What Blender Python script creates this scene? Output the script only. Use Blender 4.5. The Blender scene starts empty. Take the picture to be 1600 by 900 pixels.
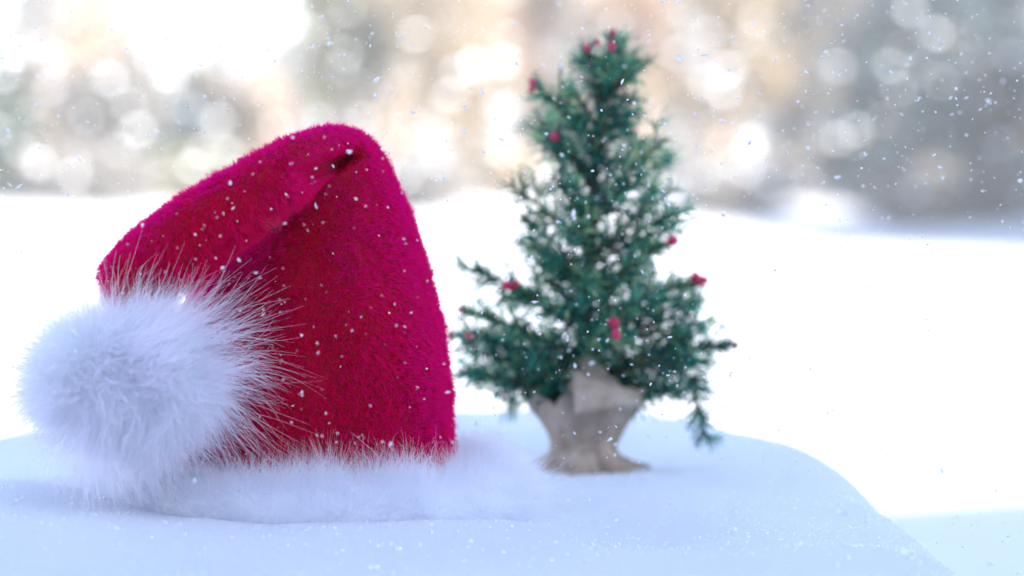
import bpy, bmesh, math, random
import numpy as np
from mathutils import Vector, Matrix, noise

SC = bpy.context.scene
COL = SC.collection
R = math.radians
rng = np.random.default_rng(7)
random.seed(7)

# ---------------------------------------------------------------- camera
CAM_H = 0.25
PITCH = 2.27
cam_d = bpy.data.cameras.new("camera")
cam = bpy.data.objects.new("camera", cam_d)
COL.objects.link(cam)
cam.location = (0, 0, CAM_H)
cam.rotation_euler = (R(90 - PITCH), 0, 0)
cam_d.lens = 85
cam_d.sensor_width = 36
cam_d.clip_start = 0.05
cam_d.clip_end = 2000
cam_d.dof.use_dof = True
cam_d.dof.focus_distance = 1.77
cam_d.dof.aperture_fstop = 2.9
cam_d.dof.aperture_blades = 0
SC.camera = cam

# ---------------------------------------------------------------- sky, sun, exposure
SUN_EL, SUN_AZ = 26, 145            # azimuth clockwise from +Y
world = bpy.data.worlds.new("World")
SC.world = world
world.use_nodes = True
wn = world.node_tree
bg = wn.nodes['Background']
sky = wn.nodes.new('ShaderNodeTexSky')
sky.sky_type = 'NISHITA'
sky.sun_disc = False
sky.sun_elevation = R(SUN_EL)
sky.sun_rotation = R(SUN_AZ)
sky.dust_density = 0.7
wn.links.new(sky.outputs[0], bg.inputs[0])
bg.inputs[1].default_value = 0.13
sun_d = bpy.data.lights.new("sun", 'SUN')
sun_d.energy = 5.0
sun_d.angle = R(0.53)
sun_d.color = (1.0, 0.93, 0.83)
sun = bpy.data.objects.new("sun", sun_d)
COL.objects.link(sun)
sdir = Vector((math.sin(R(SUN_AZ)) * math.cos(R(SUN_EL)), math.cos(R(SUN_AZ)) * math.cos(R(SUN_EL)), math.sin(R(SUN_EL))))
sun.rotation_euler = sdir.to_track_quat('Z', 'Y').to_euler()
sun.location = sdir * 60
SC.view_settings.view_transform = 'Standard'
SC.view_settings.look = 'None'
SC.view_settings.gamma = 1
SC.view_settings.use_curve_mapping = False
SC.view_settings.exposure = 2.12
SC.render.engine = 'CYCLES'
SC.cycles.max_bounces = 8
SC.cycles.diffuse_bounces = 5
SC.cycles.glossy_bounces = 3
SC.cycles.transmission_bounces = 5
SC.cycles.transparent_max_bounces = 8
SC.cycles.use_denoising = True
SC.cycles_curves.shape = 'RIBBONS'
SC.cycles_curves.subdivisions = 2

# ---------------------------------------------------------------- helpers
FPX = 85 / 36 * 1600
_rot = Matrix.Rotation(R(90 - PITCH), 3, 'X')


def P(px, py, d):
    """point at depth y=d seen along the direction (px,py) of the measured photograph"""
    v = _rot @ Vector(((px - 800) / FPX, -(py - 450) / FPX, -1))
    v *= d / v.y
    return Vector((v.x, v.y, v.z + CAM_H))


def tag(o, label=None, cat=None, group=None, kind=None):
    if label: o['label'] = label
    if cat: o['category'] = cat
    if group: o['group'] = group
    if kind: o['kind'] = kind
    return o


def empty(name, loc=(0, 0, 0)):
    o = bpy.data.objects.new(name, None)
    o.empty_display_size = 0.05
    COL.objects.link(o)
    o.location = loc
    return o


def mesh_obj(name, verts, faces, mats, parent=None, smooth=False, matidx=None, tint=None):
    me = bpy.data.meshes.new(name)
    me.from_pydata([tuple(v) for v in verts], [], [tuple(f) for f in faces])
    if not isinstance(mats, (list, tuple)): mats = [mats]
    for m in mats: me.materials.append(m)
    if matidx is not None: me.polygons.foreach_set('material_index', np.array(matidx, dtype=np.int32))
    if smooth: me.polygons.foreach_set('use_smooth', np.ones(len(me.polygons), dtype=bool))
    if tint is not None:
        a = me.attributes.new('tint', 'FLOAT', 'FACE')
        a.data.foreach_set('value', np.array(tint, dtype=np.float32))
    me.update()
    o = bpy.data.objects.new(name, me)
    COL.objects.link(o)
    if parent is not None:
        o.parent = parent
        o.matrix_parent_inverse = Matrix.Translation(-Vector(parent.location))
    return o


def quads_obj(name, Q, mats, parent=None, tint=None, matidx=None):
    """Q: (n,4,3) array of separate quads"""
    n = len(Q)
    me = bpy.data.meshes.new(name)
    me.vertices.add(n * 4)
    me.vertices.foreach_set('co', Q.reshape(-1).astype(np.float32))
    me.loops.add(n * 4)
    me.loops.foreach_set('vertex_index', np.arange(n * 4, dtype=np.int32))
    me.polygons.add(n)
    me.polygons.foreach_set('loop_start', np.arange(0, n * 4, 4, dtype=np.int32))
    if not isinstance(mats, (list, tuple)): mats = [mats]
    for m in mats: me.materials.append(m)
    if matidx is not None: me.polygons.foreach_set('material_index', matidx.astype(np.int32))
    me.update(calc_edges=True)
    if tint is not None:
        a = me.attributes.new('tint', 'FLOAT', 'FACE')
        a.data.foreach_set('value', tint.astype(np.float32))
    o = bpy.data.objects.new(name, me)
    COL.objects.link(o)
    if parent is not None:
        o.parent = parent
        o.matrix_parent_inverse = Matrix.Translation(-Vector(parent.location))
    return o


class NT:
    def __init__(s, name, rough=0.8):
        s.m = bpy.data.materials.new(name)
        s.m.use_nodes = True
        s.t = s.m.node_tree
        s.b = s.t.nodes['Principled BSDF']
        s.b.inputs['Roughness'].default_value = rough
        s.b.inputs['Specular IOR Level'].default_value = 0.25
        s.out = s.t.nodes['Material Output']

    def n(s, typ, **kw):
        x = s.t.nodes.new(typ)
        for k, v in kw.items():
            if k in x.inputs: x.inputs[k].default_value = v
            else: setattr(x, k, v)
        return x

    def l(s, a, b): s.t.links.new(a, b)

    def ramp(s, fac, stops):
        r = s.n('ShaderNodeValToRGB')
        el = r.color_ramp.elements
        while len(el) < len(stops): el.new(0.5)
        for e, (p, c) in zip(el, stops):
            e.position = p
            e.color = (*c, 1)
        s.l(fac, r.inputs[0])
        return r.outputs[0]

    def noise(s, scale, detail=3, coord='Object', rough=0.55):
        tc = s.n('ShaderNodeTexCoord')
        x = s.n('ShaderNodeTexNoise', Scale=scale, Detail=detail, Roughness=rough)
        s.l(tc.outputs[coord], x.inputs['Vector'])
        return x.outputs['Fac']


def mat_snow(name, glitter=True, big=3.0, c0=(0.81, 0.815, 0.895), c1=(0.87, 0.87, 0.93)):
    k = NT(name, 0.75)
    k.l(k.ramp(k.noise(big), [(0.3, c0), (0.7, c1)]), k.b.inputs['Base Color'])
    if glitter:
        g = k.noise(900, 2)
        g2 = k.noise(160, 4)
        mx = k.n('ShaderNodeMath', operation='ADD')
        k.l(g, mx.inputs[0]); k.l(g2, mx.inputs[1])
        bp = k.n('ShaderNodeBump', Strength=0.9, Distance=0.002)
        k.l(mx.outputs[0], bp.inputs['Height'])
        k.l(bp.outputs[0], k.b.inputs['Normal'])
        k.b.inputs['Subsurface Weight'].default_value = 0.0
    return k.m


def mat_noise(name, c0, c1, scale, rough=0.8, bump=0.0, bd=0.01):
    k = NT(name, rough)
    f = k.noise(scale, 4)
    k.l(k.ramp(f, [(0.3, c0), (0.7, c1)]), k.b.inputs['Base Color'])
    if bump:
        bp = k.n('ShaderNodeBump', Strength=bump, Distance=bd)
        k.l(f, bp.inputs['Height']); k.l(bp.outputs[0], k.b.inputs['Normal'])
    return k.m


def mat_leaf(name, stops, trans=0.35, rough=0.6):
    """thin leaf / needle: colour picked per face, some light passes through"""
    k = NT(name, rough)
    at = k.n('ShaderNodeAttribute', attribute_name='tint')
    c = k.ramp(at.outputs['Fac'], stops)
    k.l(c, k.b.inputs['Base Color'])
    tr = k.n('ShaderNodeBsdfTranslucent')
    k.l(c, tr.inputs[0])
    mx = k.n('ShaderNodeMixShader')
    mx.inputs[0].default_value = trans
    k.l(k.b.outputs[0], mx.inputs[1]); k.l(tr.outputs[0], mx.inputs[2])
    k.l(mx.outputs[0], k.out.inputs[0])
    return k.m


def mat_hair(name, root, tip, trans=0.4, gloss=0.05, mid=0.5, through=None):
    """fibre: colour runs from root to tip; through paints a rim glow into it"""
    k = NT(name)
    hi = k.n('ShaderNodeHairInfo')
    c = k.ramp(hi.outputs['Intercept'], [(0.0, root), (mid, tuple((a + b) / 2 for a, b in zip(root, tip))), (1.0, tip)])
    df = k.n('ShaderNodeBsdfDiffuse'); tr = k.n('ShaderNodeBsdfTranslucent')
    k.l(c, df.inputs[0])
    if through: tr.inputs[0].default_value = (*through, 1)
    else: k.l(c, tr.inputs[0])
    mx = k.n('ShaderNodeMixShader'); mx.inputs[0].default_value = trans
    k.l(df.outputs[0], mx.inputs[1]); k.l(tr.outputs[0], mx.inputs[2])
    gl = k.n('ShaderNodeBsdfGlossy'); gl.inputs['Roughness'].default_value = 0.45
    m2 = k.n('ShaderNodeMixShader'); m2.inputs[0].default_value = gloss
    k.l(mx.outputs[0], m2.inputs[1]); k.l(gl.outputs[0], m2.inputs[2])
    k.l(m2.outputs[0], k.out.inputs[0])
    return k.m


def hair_obj(name, PTS, rad, mat, parent):
    """PTS (n,k,3) strand points, rad (n,k) radii"""
    n, k, _ = PTS.shape
    cv = bpy.data.hair_curves.new(name)
    cv.add_curves([k] * n)
    cv.points.foreach_set('position', PTS.reshape(-1).astype(np.float32))
    cv.points.foreach_set('radius', rad.reshape(-1).astype(np.float32))
    cv.materials.append(mat)
    cv.update_tag()
    o = bpy.data.objects.new(name, cv)
    COL.objects.link(o)
    o.parent = parent
    o.matrix_parent_inverse = Matrix.Translation(-Vector(parent.location))
    return o


def unit(a): return a / np.maximum(np.linalg.norm(a, axis=-1, keepdims=True), 1e-9)


def rand_unit(n): return unit(rng.normal(size=(n, 3)))


def sample_tris(V, F, n):
    """random surface points and smooth normals on a quad/tri mesh given as arrays"""
    T = []
    for f in F:
        T.append((f[0], f[1], f[2]))
        if len(f) == 4: T.append((f[0], f[2], f[3]))
    T = np.array(T)
    a, b, c = V[T[:, 0]], V[T[:, 1]], V[T[:, 2]]
    cr = np.cross(b - a, c - a)
    area = np.linalg.norm(cr, axis=1)
    VN = np.zeros_like(V)
    for i in range(3): np.add.at(VN, T[:, i], cr)
    VN = unit(VN)
    idx = rng.choice(len(T), n, p=area / area.sum())
    u, v = rng.random(n), rng.random(n)
    s = u + v > 1
    u[s], v[s] = 1 - u[s], 1 - v[s]
    w = 1 - u - v
    p = a[idx] * w[:, None] + b[idx] * u[:, None] + c[idx] * v[:, None]
    nn = unit(VN[T[idx, 0]] * w[:, None] + VN[T[idx, 1]] * u[:, None] + VN[T[idx, 2]] * v[:, None])
    return p, nn


def wave_noise(p, scale, seed=0):
    """cheap smooth vector noise from sines, (n,3)->(n,3)"""
    r = np.random.default_rng(seed)
    out = np.zeros_like(p)
    for o in range(5):
        k = r.normal(size=(3, 3)) * scale * (1.0 + 0.6 * o)
        ph = r.random(3) * 6.28
        out += np.sin(p @ k + ph) / (1 + 0.4 * o)
    return out / 2.2


def tube(path, radii, seg=8, cap=True):
    V, F = [], []
    path = [Vector(p) for p in path]
    up = Vector((0.13, 0.31, 0.94))
    for i, p in enumerate(path):
        t = (path[min(i + 1, len(path) - 1)] - path[max(i - 1, 0)])
        t.normalize()
        a = t.cross(up)
        if a.length < 0.05: a = t.cross(Vector((1, 0, 0)))
        a.normalize()
        b = t.cross(a)
        for j in range(seg):
            an = 2 * math.pi * j / seg
            V.append(p + (a * math.cos(an) + b * math.sin(an)) * radii[i])
    for i in range(len(path) - 1):
        for j in range(seg):
            F.append((i * seg + j, i * seg + (j + 1) % seg, (i + 1) * seg + (j + 1) % seg, (i + 1) * seg + j))
    if cap:
        F.append(tuple(range(seg)))
        F.append(tuple((len(path) - 1) * seg + j for j in reversed(range(seg))))
    return V, F


class MB:
    def __init__(s): s.v, s.f, s.m = [], [], []

    def add(s, V, F, mi=0):
        o = len(s.v)
        s.v += list(V)
        s.f += [tuple(i + o for i in f) for f in F]
        s.m += [mi] * len(F)

    def box(s, x0, x1, y0, y1, z0, z1, mi=0, M=None):
        V = [Vector((x, y, z)) for z in (z0, z1) for y in (y0, y1) for x in (x0, x1)]
        if M: V = [M @ v for v in V]
        s.add(V, [(0, 2, 3, 1), (4, 5, 7, 6), (0, 1, 5, 4), (2, 6, 7, 3), (0, 4, 6, 2), (1, 3, 7, 5)], mi)

    def obj(s, name, mats, parent=None, smooth=False):
        return mesh_obj(name, s.v, s.f, mats, parent, smooth, s.m)


# ---------------------------------------------------------------- the snow
FIELD_Z = -0.60
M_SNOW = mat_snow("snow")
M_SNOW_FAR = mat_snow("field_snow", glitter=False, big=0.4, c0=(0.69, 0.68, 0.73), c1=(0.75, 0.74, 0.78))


def smooth(a, b, x):
    t = min(1, max(0, (x - a) / (b - a)))
    return t * t * (3 - 2 * t)


def field_z(x, y):
    z = FIELD_Z + 0.03 * noise.noise(Vector((x * 0.25, y * 0.25, 3)))
    rise = smooth(6, -12, x) * smooth(16, 46, y) * 0.62
    bank = smooth(38.5, 47, y)
    z = z * (1 - bank) + FIELD_Z * bank + bank * (0.80 + 0.04 * noise.noise(Vector((x * 0.3, y * 0.3, 11))))
    z += rise * .35 + smooth(48, 140, y) * 0.5 + smooth(140, 600, y) * 6
    z += 0.35 * noise.noise(Vector((x * 0.03, y * 0.03, 7))) * smooth(30, 90, abs(y) + abs(x) * 0.5)
    return z


def build_field():
    xs = np.concatenate([-np.geomspace(700, 12, 26), np.linspace(-11, 11, 45), np.geomspace(12, 700, 26)])
    ys = np.concatenate([-np.geomspace(300, 10, 16), np.linspace(-9, 60, 120), np.geomspace(62, 900, 26)])
    V = [(x, y, field_z(x, y)) for y in ys for x in xs]
    nx = len(xs)
    F = [(j * nx + i, j * nx + i + 1, (j + 1) * nx + i + 1, (j + 1) * nx + i) for j in range(len(ys) - 1) for i in range(nx - 1)]
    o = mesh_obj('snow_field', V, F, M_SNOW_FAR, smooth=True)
    tag(o, 'flat snow covered field reaching back to the trees', kind='structure')


build_field()


def mound_z(x, y):
    # distance beyond a rounded-box rim
    cx, hx = -0.55, 0.970
    cy, hy = 1.2, 1.80
    r = 0.66
    qx, qy = abs(x - cx) - hx + r, abs(y + .45 * smooth(.15, .6, -x) * smooth(1.2, 2.2, y) - cy) - hy + r
    s = math.hypot(max(qx, 0), max(qy, 0)) + min(max(qx, qy), 0) - r
    s += 0.02 * noise.noise(Vector((x * 3.1, y * 3.1, 1)))
    s2 = s + 0.16                       # rounding starts inside the rim
    drop = 0
    if s2 > 0:
        t = s2 / 0.34
        drop = 0.66 * (1 - 1 / (1 + t ** 2.4 * 2.2))
        drop += 0.10 * smooth(0.3, 1.3, s2)
    z = -drop
    z += 0.013 * noise.noise(Vector((x * 4, y * 3, 5))) + 0.0045 * noise.noise(Vector((x * 13, y * 10, 9)))
    # shallow hollow in front of the tree and a soft pile where the brim sank in
    z -= 0.016 * math.exp(-((x - 0.085) / 0.075) ** 2 - ((y - 1.80) / 0.10) ** 2)
    z += 0.010 * math.exp(-((x - 0.10) / 0.16) ** 2 - ((y - 1.62) / 0.07) ** 2)
    z += 0.013 * math.exp(-((x + .29) / .10) ** 2 - ((y - 1.62) / .07) ** 2)
    rho = math.hypot((x + .158) / .175, (y - 1.845) / .160)
    fr = 0.5 - 0.5 * math.tanh((y - 1.80) / .05)
    z += (0.005 + 0.005 * fr) * math.exp(-((rho - 1.08) / .36) ** 2) * (1 + .25 * noise.noise(Vector((x * 9, y * 9, 2))))
    z += 0.030 * math.exp(-((x + 0.40) / 0.14) ** 2 - ((y - 1.75) / 0.3) ** 2)
    z += 0.006 * math.exp(-((x - 0.07) / 0.13) ** 2 - ((y - 2.14) / 0.12) ** 2)
    return z


def build_mound():
    xs = np.linspace(-2.6, 1.6, 301)
    ys = np.linspace(-1.6, 4.2, 381)
    V = []
    for y in ys:
        for x in xs:
            z = mound_z(x, y)
            V.append((x, y, max(z, -0.78) if z > -0.78 else -0.78))
    nx = len(xs)
    F = [(j * nx + i, j * nx + i + 1, (j + 1) * nx + i + 1, (j + 1) * nx + i) for j in range(len(ys) - 1) for i in range(nx - 1)]
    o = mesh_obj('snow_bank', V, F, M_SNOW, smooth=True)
    tag(o, 'rounded bank of shaded snow under the red hat and the little tree', kind='structure')


build_mound()


# ---------------------------------------------------------------- unseen building added behind the camera to shade the bank
def build_shade_building():
    al = math.atan2(0.42, 0.906)
    L = 1 / math.tan(R(SUN_EL))
    Hh = 5.0
    off = Vector((math.sin(R(SUN_AZ)), math.cos(R(SUN_AZ)), 0)) * L * Hh
    e0 = Vector((1.0, 6.7, 0)) + off
    root = empty('shade_building', (e0.x, e0.y, FIELD_Z - 0.1))
    tag(root, 'unseen pale building added so its eave throws shade over the near snow', 'shade_building')
    M = Matrix.Translation((e0.x, e0.y, FIELD_Z - 0.1)) @ Matrix.Rotation(al, 4, 'Z')
    MW = mat_noise('pale_render', (0.62, 0.61, 0.62), (0.70, 0.69, 0.69), 4, 0.9, 0.2)
    MR = mat_noise('roof_tile', (0.13, 0.11, 0.11), (0.2, 0.17, 0.16), 6, 0.8)
    MG = NT('window_glass', 0.08); MG.b.inputs['Base Color'].default_value = (0.04, 0.05, 0.06, 1)
    MF = mat_noise('window_frame_paint', (0.75, 0.75, 0.74), (0.8, 0.8, 0.8), 9, 0.5)
    h = MB()
    a, b = -15, 12
    h.box(a, b, -8, -0.5, -0.2, Hh - 0.25, 0, M)
    h.obj('wall', MW, root)
    r = MB()
    rz = Hh + 1.45
    pts = [(a - .4, 0, Hh), (b + .4, 0, Hh), (b + .4, -4.25, rz), (a - .4, -4.25, rz), (a - .4, -8.5, Hh), (b + .4, -8.5, Hh)]
    top = [M @ Vector(p) for p in pts]
    low = [M @ (Vector(p) - Vector((0, 0, 0.2))) for p in pts]
    r.add(top + low, [(0, 1, 2, 3), (3, 2, 5, 4), (6, 9, 8, 7), (9, 10, 11, 8), (0, 6, 7, 1), (4, 5, 11, 10), (0, 3, 9, 6), (3, 4, 10, 9), (1, 7, 8, 2), (2, 8, 11, 5)])
    r.obj('roof', MR, root)
    for wx in (-12, -8, -3.5, 1, 5, 9):
        f = MB()
        for (x0, x1, z0, z1) in ((-.7, .7, 1.0, 1.08), (-.7, .7, 2.42, 2.5), (-.7, -.62, 1.08, 2.42), (.62, .7, 1.08, 2.42), (-.03, .03, 1.08, 2.42)):
            f.box(wx + x0, wx + x1, -0.51, -0.44, z0, z1, 0, M)
        fo = f.obj('window', MF, root)
        g = MB()
        g.box(wx - .62, wx - .03, -0.505, -0.47, 1.08, 2.42, 0, M)
        g.box(wx + .03, wx + .62, -0.505, -0.47, 1.08, 2.42, 0, M)
        go = g.obj('pane', MG.m)
        go.parent = fo
        go.matrix_parent_inverse = fo.matrix_parent_inverse.inverted() @ Matrix.Identity(4) if False else Matrix.Translation(-Vector(root.location)).inverted() @ Matrix.Translation(-Vector(root.location))


build_shade_building()

# ---------------------------------------------------------------- background trees
M_BARK = mat_noise('bark', (0.07, 0.055, 0.045), (0.16, 0.13, 0.11), 3, 0.9, 0.5, 0.03)
M_BARK_TAN = mat_noise('tan_bark', (0.30, 0.22, 0.15), (0.42, 0.32, 0.24), 3, 0.9, 0.5, 0.03)
M_CLUMP = mat_noise('glint_clump_snow', (0.86, 0.88, 0.92), (0.9, 0.92, 0.95), 5, 0.6)
LEAF = {
    'conifer': mat_leaf('spruce_needles', [(0, (0.03, 0.05, 0.04)), (0.5, (0.055, 0.08, 0.06)), (1, (0.09, 0.115, 0.085))], 0.2),
    'blue': mat_leaf('blue_spruce_needles', [(0, (0.02, 0.045, 0.06)), (0.5, (0.035, 0.07, 0.09)), (1, (0.06, 0.11, 0.13))], 0.2),
    'tan': mat_leaf('dry_beech_leaves', [(0, (0.22, 0.17, 0.11)), (0.5, (0.34, 0.27, 0.18)), (1, (0.46, 0.37, 0.26))], 0.35),
    'grey': mat_leaf('bare_twigs', [(0, (0.12, 0.115, 0.11)), (0.5, (0.18, 0.17, 0.16)), (1, (0.26, 0.24, 0.22))], 0.1),
    'peach': mat_leaf('russet_leaves', [(0, (0.32, 0.21, 0.13)), (0.5, (0.44, 0.30, 0.20)), (1, (0.54, 0.40, 0.28))], 0.35),
    'olive': mat_leaf('olive_leaves', [(0, (0.12, 0.12, 0.07)), (0.5, (0.18, 0.175, 0.11)), (1, (0.25, 0.24, 0.16))], 0.3),
}


def leaf_quads(C, size, flat=1.0):
    """one irregular quad per centre; random orientation"""
    n = len(C)
    a = rand_unit(n); a[:, 2] *= flat; a = unit(a)
    b = unit(np.cross(a, rand_unit(n)))
    s = size * (0.6 + 0.8 * rng.random((n, 1)))
    w = s * (0.35 + 0.4 * rng.random((n, 1)))
    j = lambda: 0.75 + 0.5 * rng.random((n, 1))
    return np.stack([C - a * s * j() - b * w * .3, C + b * w * j() - a * s * .2, C + a * s * j() + b * w * .2, C - b * w * j() + a * s * .25], axis=1)


def lump(c, r, seed):
    """irregular clump of snow, added as a bright spot for a blurred disc"""
    bm = bmesh.new()
    bmesh.ops.create_icosphere(bm, subdivisions=2, radius=r)
    for v in bm.verts:
        d = v.co.normalized()
        k = 1 + 0.22 * noise.noise(d * 1.7 + Vector((seed * 3.1, 0, 0)))
        v.co = v.co * k
        v.co.z *= 0.72 if v.co.z > 0 else 0.5
    V = [v.co + c for v in bm.verts]
    F = [tuple(v.index for v in f.verts) for f in bm.faces]
    bm.free()
    return V, F


CLUMPS = []     # (px, py, radius_m, depth_shift)


def bg_tree(kind, px, dist, height, width, label, name, cat, group, z_low=0.15, n=2600, density=1.0, lsize=1.0, clumps=(), bark=None, lean=0.0, nice=True):
    x = (px - 800) / FPX * dist
    z0 = field_z(x, dist) - 0.05
    base = Vector((x, dist, z0))
    root = empty(name, base)
    tag(root, label, cat, group)
    bark = bark or M_BARK
    seed = int(px * 7 + dist)
    rg = random.Random(seed)
    tr = MB()
    conifer = kind in ('conifer', 'blue')
    tw = height * (0.022 if conifer else 0.02)
    path = [base + Vector((lean * height * t + 0.04 * height * t * (rg.random() - .5), 0.04 * height * t * (rg.random() - .5), height * t * (0.97 if conifer else 0.8))) for t in (0, .15, .35, .6, .8, 1)]
    V, F = tube(path, [tw * (1.25 - 1.15 * t) for t in (0, .15, .35, .6, .8, 1)], 9)
    tr.add(V, F)
    cents = []
    if conifer:
        layers = int(height * 2.2)
        for li in range(layers):
            t = z_low + (1 - z_low) * (li + .5) / layers
            rr = width * .5 * (1 - t) ** 0.8 * (0.85 + .3 * rg.random()) / (1 - z_low) ** 0.8
            nb = max(4, int(7 + rr * 2.2))
            for b in range(nb):
                an = rg.random() * 6.283
                L = rr * (0.7 + 0.45 * rg.random())
                s = base + Vector((lean * height * t, 0, height * t))
                e = s + Vector((math.cos(an) * L, math.sin(an) * L, -0.25 * L - 0.1))
                V, F = tube([s, s.lerp(e, .5) + Vector((0, 0, .06 * L)), e], [tw * .22, tw * .14, tw * .05], 4)
                tr.add(V, F)
                m = max(4, int(n * L / (layers * 9 * max(width * .25, .1))))
                u = rng.random(m) ** 0.7
                pts = np.array(s)[None] + (np.array(e) - np.array(s))[None] * u[:, None]
                spread = 0.10 + 0.16 * L * (1 - u * .6)
                pts += rng.normal(size=(m, 3)) * spread[:, None] * np.array([1, 1, .45])
                pts[:, 2] -= 0.08 * L * rng.random(m)
                cents.append(pts)
    else:
        nl = rg.randint(7, 11)
        for b in range(nl):
            t0 = z_low + (0.75 - z_low) * (b + rg.random()) / nl
            an = rg.random() * 6.283
            s = base + Vector((lean * height * t0, 0, height * t0 * .8))
            L = width * .5 * (0.6 + .5 * rg.random())
            e = s + Vector((math.cos(an) * L, math.sin(an) * L * .8, height * (0.12 + .25 * rg.random()) * (1 - t0 * .3)))
            mid = s.lerp(e, .5) + Vector((0, 0, -.04 * height))
            V, F = tube([s, mid, e], [tw * .5, tw * .3, tw * .1], 6)
            tr.add(V, F)
            for c in range(5):
                u0 = 0.3 + .7 * rg.random()
                ss = s.lerp(e, u0)
                ee = ss + Vector(((rg.random() - .5) * L, (rg.random() - .5) * L, rg.random() * height * .18 - .02 * height))
                V, F = tube([ss, ee], [tw * .14, tw * .04], 4)
                tr.add(V, F)
                m = int(n / (nl * 5))
                sg = 0.10 * width * (0.6 + .8 * rg.random())
                u = rng.random(m)[:, None]
                pts = np.array(ss)[None] * (1 - u) + np.array(ee)[None] * u + rng.normal(size=(m, 3)) * sg * np.array([1, 1, .8])
                cents.append(pts)
    tr.obj('trunk', bark, root)
    C = np.concatenate(cents)
    if density < 1: C = C[rng.random(len(C)) < density]
    lo = z0 + 0.05
    C = C[C[:, 2] > lo]
    size = lsize * (0.10 if conifer else 0.085) * (dist / 40) ** 0.5
    Q = leaf_quads(C, size, 0.6 if conifer else 1)
    T = np.clip(0.5 + 0.35 * wave_noise(C, 1.3, seed)[:, 0] + rng.normal(size=len(C)) * .15, 0, 1)
    quads_obj('crown', Q, LEAF[kind], root, T)
    if clumps:  # snow clumps added as bright spots to give blurred light discs
        clumps = list(clumps) + [(px + rg.uniform(-.45, .45) * width * FPX / dist, rg.uniform(15, 275), rg.choice((.05, .06, .08, .10)) * (1.1 if conifer else 1.0)) for _ in range(10)]
        clumps = [c for c in clumps if P(c[0], c[1], dist).z < z0 + height]
        mb = MB()
        for i, (cx, cy, cr) in enumerate(clumps):
            c = P(cx, cy, dist - width * .28 - 0.3)
            cr = min(cr, .135) * 1.0
            V, F = lump(c, cr, i + seed)
            mb.add(V, F)
            # spray of frosted twigs that carries it
            V, F = tube([Vector((base.x, base.y, max(c.z - .3, z0))), c.lerp(Vector((base.x, base.y, c.z)), .5), c], [.05, .035, .02], 4)
            mb.add(V, F, 1)
        mb.obj('glint_clump', [M_CLUMP, bark], root, True)['kind'] = 'stuff'
    return root


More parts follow.
